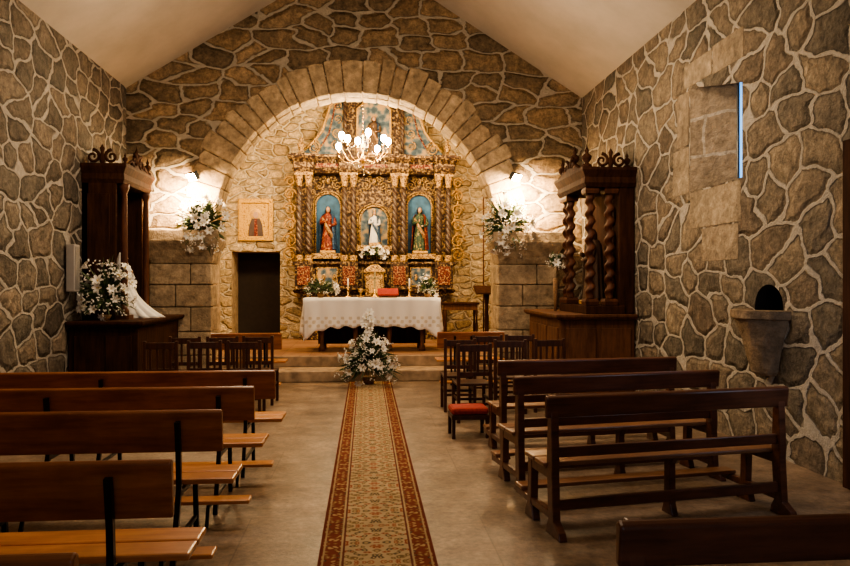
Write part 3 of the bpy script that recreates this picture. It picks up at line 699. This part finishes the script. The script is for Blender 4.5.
# ------------------------------------------------------------------ side retables
def twisted(b,x,y,z0,z1,r,mi=0,turns=4,amp=.35):
    n=14; rings=[]; N=80
    for i in range(N+1):
        f=i/N; z=z0+(z1-z0)*f; a=turns*2*pi*f; e=min(1,min(f,1-f)*12)*amp*r
        rings.append([(x+e*math.cos(a)+r*.82*math.cos(2*pi*j/n),y+e*math.sin(a)+r*.82*math.sin(2*pi*j/n),z) for j in range(n)])
    b.loft(rings,mi,True)
    for zz in (z0-.09,z1): b.rects([(x-r*1.3,x+r*1.3,y-r*1.3,y+r*1.3,zz),(x-r*1.45,x+r*1.45,y-r*1.45,y+r*1.45,zz+.05),(x-r*1.2,x+r*1.2,y-r*1.2,y+r*1.2,zz+.09)],mi)
M['twist']=wood('column_redwood',(.045,.017,.010),(.12,.045,.022),.55,'Z',spec=.2)
def crest(root,x,yc,z,hw,near):
    def sc(fx,r,c,s):
        pts=[];rad=[]
        for i in range(20):
            f=i/19; a=pi/2+s*1.4*2*pi*f; rr=r*(1-.85*f); p=fx(rr*math.cos(a),rr*math.sin(a),c); pts.append(p); rad.append(.026*(1-.5*f))
        B().tube(pts,rad,6).make('carved_scroll',M['darkwood'],root)
    for s in (-1,1):
        sc(lambda u,v,c:(x,yc+c+u,z+.11+v),.12,s*.16,s)
        B().tube([(x,yc+s*.26,z+.05),(x,yc+s*(hw*.6),z+.09),(x,yc+s*hw,z+.02)],[.03,.025,.012],6).make('carved_scroll',M['darkwood'],root)
    # carved cresting on the short side
    x0,x1,yn=near; xm=(x0+x1)/2
    for s in (-1,1): sc(lambda u,v,c:(xm+c+u,yn,z+.10+v),.10,s*.13,s)
    B().lathe([(.03,0),(.045,.08),(.02,.16),(.035,.22),(.001,.28)],xm,yn,12,z0=z).make('carved_scroll',M['darkwood'],root)
sr=thing('side_altar','dark carved wooden side altar with twisted columns','altar',(0,0,0))
b=B().box(2.78,3.88,9.85,11.75,0,1.12)
for y0,y1 in ((9.95,10.5),(10.55,11.1),(11.15,11.65)): b.box(2.755,2.785,y0,y1,.15,1.0)
for x0,x1 in ((2.86,3.3),(3.38,3.82)): b.box(x0,x1,9.825,9.855,.15,1.0)
b.rects([(2.74,3.89,9.8,11.8,1.12),(2.70,3.89,9.76,11.84,1.16),(2.70,3.89,9.76,11.84,1.2)]); b.make('base_cabinet',M['medwood'],sr,bevel=.01)
YF=11.25
B().box(3.72,3.89,9.9,YF,1.2,3.12).box(3.66,3.89,9.88,9.96,1.2,3.12).box(3.16,3.74,9.86,YF,1.2,1.32).make('back_panel',M['darkwood'],sr,bevel=.01)
for x,y in ((3.26,9.98),(3.55,9.98),(3.26,10.95),(3.26,11.15)):
    b=B(); twisted(b,x,y,1.42,2.95,.072,turns=8,amp=.30); b.box(x-.08,x+.08,y-.08,y+.08,1.32,1.34); b.make('column',M['twist'],sr)
e=[(0,3.04),(.03,3.1),(.02,3.18),(.05,3.24),(.07,3.28),(.07,3.32)]
B().rects([(3.16-k,3.89,9.86-k,YF+k,z) for k,z in e]).make('cornice',M['darkwood'],sr)
def finial_on(root,x,y,z,s=1.0):
    B().lathe([(.07*s,0),(.07*s,.04*s),(.025*s,.07*s),(.06*s,.12*s),(.065*s,.16*s),(.02*s,.2*s),(.03*s,.23*s),(.012*s,.27*s),(0.001,.32*s)],x,y,14,z0=z).make('finial',M['darkwood'],root)
finial_on(sr,3.2,9.95,3.32,1.1); finial_on(sr,3.2,11.2,3.32,1.1); finial_on(sr,3.22,10.6,3.42,1.1); finial_on(sr,3.80,9.95,3.32,.8)
B().prism([(10.0,3.32),(11.15,3.32),(10.9,3.38),(10.6,3.42),(10.2,3.38)],'x',3.12,3.85).make('pediment',M['darkwood'],sr,bevel=.01)
crest(sr,3.14,10.6,3.32,.5,(3.2,3.85,9.86))
for z in (1.6,1.95,2.3,2.65): B().tube([(3.70,10.3+.1*math.cos(t),z+.14*math.sin(t)) for t in [2*pi*q/12 for q in range(13)]],.02,6).make('carved_ring',M['twist'],sr)
statue('religious_statue','dark robed saint statue inside the twisted-column side altar',(3.46,10.5,1.325),1.1,M['robe_brown'],M['robe_brown'],rz=-pi/2,crown=False)
bouquet('flower_bowl','small white bouquet on a stem vase on the side altar ledge',(3.02,10.98,1.205),.12,.13,.22,8,50,cz=.72,basket=(.04,.52),fs=.8)
# left
sl=thing('side_altar','dark brown wooden side altar with crowned cornice','altar',(0,0,0))
b=B().box(-4.08,-3.15,10.0,12.1,0,1.04)
for x0,x1 in ((-4.0,-3.65),(-3.58,-3.23)): b.box(x0,x1,9.975,10.005,.12,.92)
b.rects([(-4.09,-3.1,9.95,12.14,1.04),(-4.09,-3.06,9.91,12.15,1.08),(-4.09,-3.06,9.91,12.15,1.12)]); b.make('base_cabinet',M['darkwood'],sl,bevel=.01)
b=B().box(-4.09,-3.62,10.5,10.56,1.12,3.12).box(-4.09,-4.0,10.5,11.75,1.12,3.12).box(-4.09,-3.62,11.69,11.75,1.12,3.12)
b.box(-4.02,-3.7,10.485,10.5,1.3,2.95); b.make('case',M['darkwood'],sl,bevel=.01)
for y in (10.62,11.64):
    b=B().lathe([(.07,0),(.07,.06),(.045,.1),(.05,.6),(.045,1.6),(.04,1.78),(.07,1.86),(.075,1.92)],-3.54,y,16,z0=1.18); b.box(-3.64,-3.44,y-.1,y+.1,1.12,1.18); b.make('column',M['twist'],sl)
B().rects([(-4.09,-3.52+k,10.5-k,11.75+k,z+.06) for k,z in e]).make('cornice',M['darkwood'],sl)
B().prism([(10.6,3.38),(11.7,3.38),(11.4,3.42),(11.1,3.46),(10.85,3.42)],'x',-4.05,-3.5).make('pediment',M['darkwood'],sl)
crest(sl,-3.5,11.12,3.38,.5,(-4.05,-3.55,10.48))
finial_on(sl,-3.52,11.66,3.38,.9); finial_on(sl,-3.52,10.6,3.38,.6); finial_on(sl,-3.52,11.12,3.46,.9)
# veiled figure set back in the niche, long gown spilling towards the altar edge
vs=thing('religious_statue','white-robed veiled madonna statue with spreading satin gown','statue',(-3.72,11.12,1.122))
b=B(); rings=[]; n=72
for i in range(20):
    f=i/19
    cx=.03*f+.24*f**2.6; z=.74*(1-f)**1.0
    rx=.07+.09*f+.17*f**3; ry=.10+.14*f+.05*f**3
    rings.append([(cx+rx*(1+.12*f*math.sin(12*t+2*f))*math.cos(t),ry*(1+.10*f*math.sin(12*t+1+2*f))*math.sin(t),z) for t in [2*pi*j/n for j in range(n)]])
b.loft(rings,0,True); b.make('gown',M['robe_white'],vs)
b=B(); b.lathe([(.10,.64),(.115,.72),(.10,.79),(.05,.82),(.035,.86)],n=24,sy=1.15)
for s in (-1,1): b.tube([(0,s*.11,.78),(.05,s*.14,.68),(.10,s*.09,.64),(.12,s*.02,.68)],[.035,.04,.032,.018],10)
b.ball((.01,0,.91),(.055,.048,.068),14,1); b.ball((.065,0,.905),(.012,.009,.014),6,1); b.ball((.13,0,.70),(.015,.02,.03),8,1)
b.make('body',[M['robe_white'],M['skin']],vs)
b=B(); rings=[]
for i in range(16):
    f=i/15; z=.995-.96*f; r=(.035+.06*min(1,f*5))+.16*f
    rings.append([(-.03+.06*f+.16*f**3+r*.8*(1+.06*f*math.sin(13*t))*math.cos(t),r*1.15*math.sin(t),z) for t in [pi*.26+pi*1.48*j/40 for j in range(41)]])
b.loft(rings,0,True,False,False); o=b.make('veil',M['robe_white'],vs); sm=o.modifiers.new('s','SOLIDIFY'); sm.thickness=.006

# ------------------------------------------------------------------ small things
sp_=thing('wall_speaker','slim white column loudspeaker mounted on rubble wall','speaker',(XL,9.98,1.53))
B().box(.03,.15,-.09,.09,0,.65).make('cabinet',M['speaker'],sp_,bevel=.015); B().box(.148,.155,-.07,.07,.03,.62).make('grille',M['grille'],sp_); B().box(0,.04,-.03,.03,.25,.4).make('bracket',M['metal'],sp_)
ft=thing('holy_water_font','tapered rough granite font with wide flat rim on the wall','font',(XR+.01,6.50,.76))
b=B(); fo=lambda t,z:1+.025*math.sin(5*t+z*6)+.015*math.sin(11*t-z*13)
b.lathe([(.0,0),(.13,0.0),(.16,.03),(.20,.18),(.25,.36),(.30,.50),(.315,.54),(.35,.55),(.355,.63),(.29,.635),(.22,.58),(.0,.55)],n=28,a0=pi/2,a1=3*pi/2,fold=fo,sm=False)
b.make('bowl',M['font'],ft,bevel=.006)
pc=thing('framed_icon','small devotional panel in ornate gold frame on stone wall','painting',(-2.54,16.49,3.11))
for a in ((-.40,.40,-.06,0,-.49,-.38),(-.40,.40,-.06,0,.38,.49),(-.40,-.29,-.06,0,-.4,.4),(.29,.40,-.06,0,-.4,.4)): B().box(*a).make('frame',M['frameg'],pc,bevel=.02)
def disc(b,cx,cz,rx,rz,y,mi): b.prism([(cx+rx*math.cos(2*pi*i/20),cz+rz*math.sin(2*pi*i/20)) for i in range(20)],'y',y,y+.004,mi)
b=B().box(-.32,.32,-.02,-.005,-.41,.41,0); disc(b,.0,.12,.13,.14,-.024,1)
b.prism([(-.17,-.38),(.17,-.38),(.15,-.12),(.09,.03),(-.09,.03),(-.15,-.12)],'y',-.03,-.024,2); disc(b,0,.11,.055,.075,-.034,3)
b.prism([(-.04,-.38),(.04,-.38),(.03,.02),(-.03,.02)],'y',-.034,-.03,4)
b.make('canvas',[M['frameg'],M['brass'],plain('dark_umber_paint',(.06,.035,.03),.5),M['skin'],M['robe_red']],pc)
def flood(loc,s,label):
    t=thing('flood_lamp',label,'lamp',loc,0,group='arch flood lamps')
    B().box(-.11,.11,-.05,.03,-.07,.07).make('housing',M['black'],t,bevel=.01,rot=(math.radians(35),0,s*.7))
    B().box(-.10,.10,-.056,-.051,-.062,.062).make('lamp_glass',M['flood'],t,rot=(math.radians(35),0,s*.7))
    B().box(-.015,.015,0,.27,-.015,.015).make('bracket',M['metal'],t)
flood((-2.90,12.10,3.46),-1,'black floodlight glowing on arch stones beside flowers'); flood((2.60,12.10,3.52),1,'black floodlight glowing on arch stones beside flowers')
lc=thing('lectern','dark wooden lectern with slanted reading top','lectern',(2.5,14.4,.36))
B().box(-.2,.2,-.16,.16,0,.05).make('base',M['darkwood'],lc,bevel=.01); B().lathe([(.06,.05),(.04,.15),(.05,.5),(.035,.8),(.06,1.05)],n=12).make('post',M['darkwood'],lc)
B().prism([(-.2,1.05),(.2,1.2),(.2,1.24),(-.2,1.09)],'x',-.25,.25).make('top',M['darkwood'],lc,bevel=.008)
ps=thing('processional_cross','tall dark pole topped with brass cross','cross',(2.62,15.5,.36))
B().lathe([(.16,0),(.16,.04),(.04,.08),(.02,.2)],n=14).make('base',M['brass'],ps); B().lathe([(.016,.1),(.016,3.4)],n=8).make('pole',M['twist'],ps)
B().box(-.02,.02,-.012,.012,3.4,3.9).box(-.15,.15,-.012,.012,3.66,3.7).make('cross',M['brass'],ps)
t=thing('side_table','small dark wooden side table beside the altarpiece','table',(2.05,15.2,.36))
B().box(-.4,.4,-.22,.22,.82,.87).make('table_top',M['darkwood'],t,bevel=.01); B().box(-.36,.36,-.19,.19,.7,.82).make('apron',M['medwood'],t,bevel=.005)
for x in (-.34,.34):
    for y in (-.17,.17): B().lathe([(.03,0),(.02,.1),(.03,.35),(.02,.5),(.03,.7)],x,y,10).make('leg',M['darkwood'],t)

# ------------------------------------------------------------------ lights
def light(name,t,loc,power,col,size=.1,target=None,sizey=None,**kw):
    l=bpy.data.lights.new(name,t); l.energy=power; l.color=col
    if t=='AREA':
        l.size=size
        if sizey: l.shape='RECTANGLE'; l.size_y=sizey
    else: l.shadow_soft_size=size
    for k,v in kw.items(): setattr(l,k,v)
    o=bpy.data.objects.new(name,l); C.objects.link(o); o.location=loc
    if target: o.rotation_euler=(Vector(target)-Vector(loc)).to_track_quat('-Z','Y').to_euler()
    return o
warm=(1,.67,.35); warm2=(1,.76,.51); cool=(.6,.75,1)
light('chandelier_light','POINT',(-.06,13.75,4.45),240,(1,.71,.42),.25)
light('sanctuary_fill_a','AREA',(-2.4,13.3,4.4),135,warm,.5,(-1.8,16.4,3.0))  # added warm fill towards the altarpiece and back wall, no fixture
light('sanctuary_fill_b','AREA',(2.2,13.3,4.4),105,warm,.5,(2.0,16.4,3.0))  # matching added fill for the right half of the sanctuary
light('flood_glow_a','SPOT',(-2.98,11.88,3.24),850,warm,.05,(-3.02,12.4,2.98),spot_size=2.8,spot_blend=1.0)
light('flood_glow_b','SPOT',(2.70,11.88,3.30),850,warm,.05,(2.76,12.4,3.02),spot_size=2.8,spot_blend=1.0)
light('nave_key_a','POINT',(-1.7,9.0,4.1),115,warm2,.3)  # added warm key ahead of the pews, no fixture behind it
light('nave_key_b','POINT',(1.6,9.0,4.1),135,warm2,.3)  # second added key, right side of the nave, also without fixture
light('nave_down_fill_a','AREA',(-1.2,7.2,4.9),70,warm2,.8,(-1.0,7.4,0))  # added overhead fill to brighten the nave, not an actual fitting
light('nave_down_fill_b','AREA',(1.4,7.0,4.9),75,warm2,.8,(2.2,7.2,0))  # added overhead fill above the right benches
light('nave_fill_c','POINT',(-.4,3.2,4.9),52,warm2,.4)  # unseen fill added high over the near pews
light('entrance_daylight','AREA',(0.2,-2.2,2.2),34,cool,2.0,(-.8,8,1.0))
light('side_door_daylight','AREA',(3.3,4.0,1.4),7,cool,.8,(3.9,6.2,.8))
w=bpy.data.worlds.new('world'); scn.world=w; w.use_nodes=True
w.node_tree.nodes['Background'].inputs[0].default_value=(.5,.55,.65,1); w.node_tree.nodes['Background'].inputs[1].default_value=.05
try:
    scn.view_settings.view_transform='AgX'; scn.view_settings.look='AgX - Medium High Contrast'
except Exception: pass
# ------------------------------------------------------------------ camera
cam=bpy.data.cameras.new('camera'); cam.sensor_width=36; cam.lens=700/850*36; cam.clip_start=.05
co_=bpy.data.objects.new('camera',cam); C.objects.link(co_); co_.location=(0,0,1.65); co_.rotation_euler=(pi/2,0,-math.atan(59/700)); scn.camera=co_
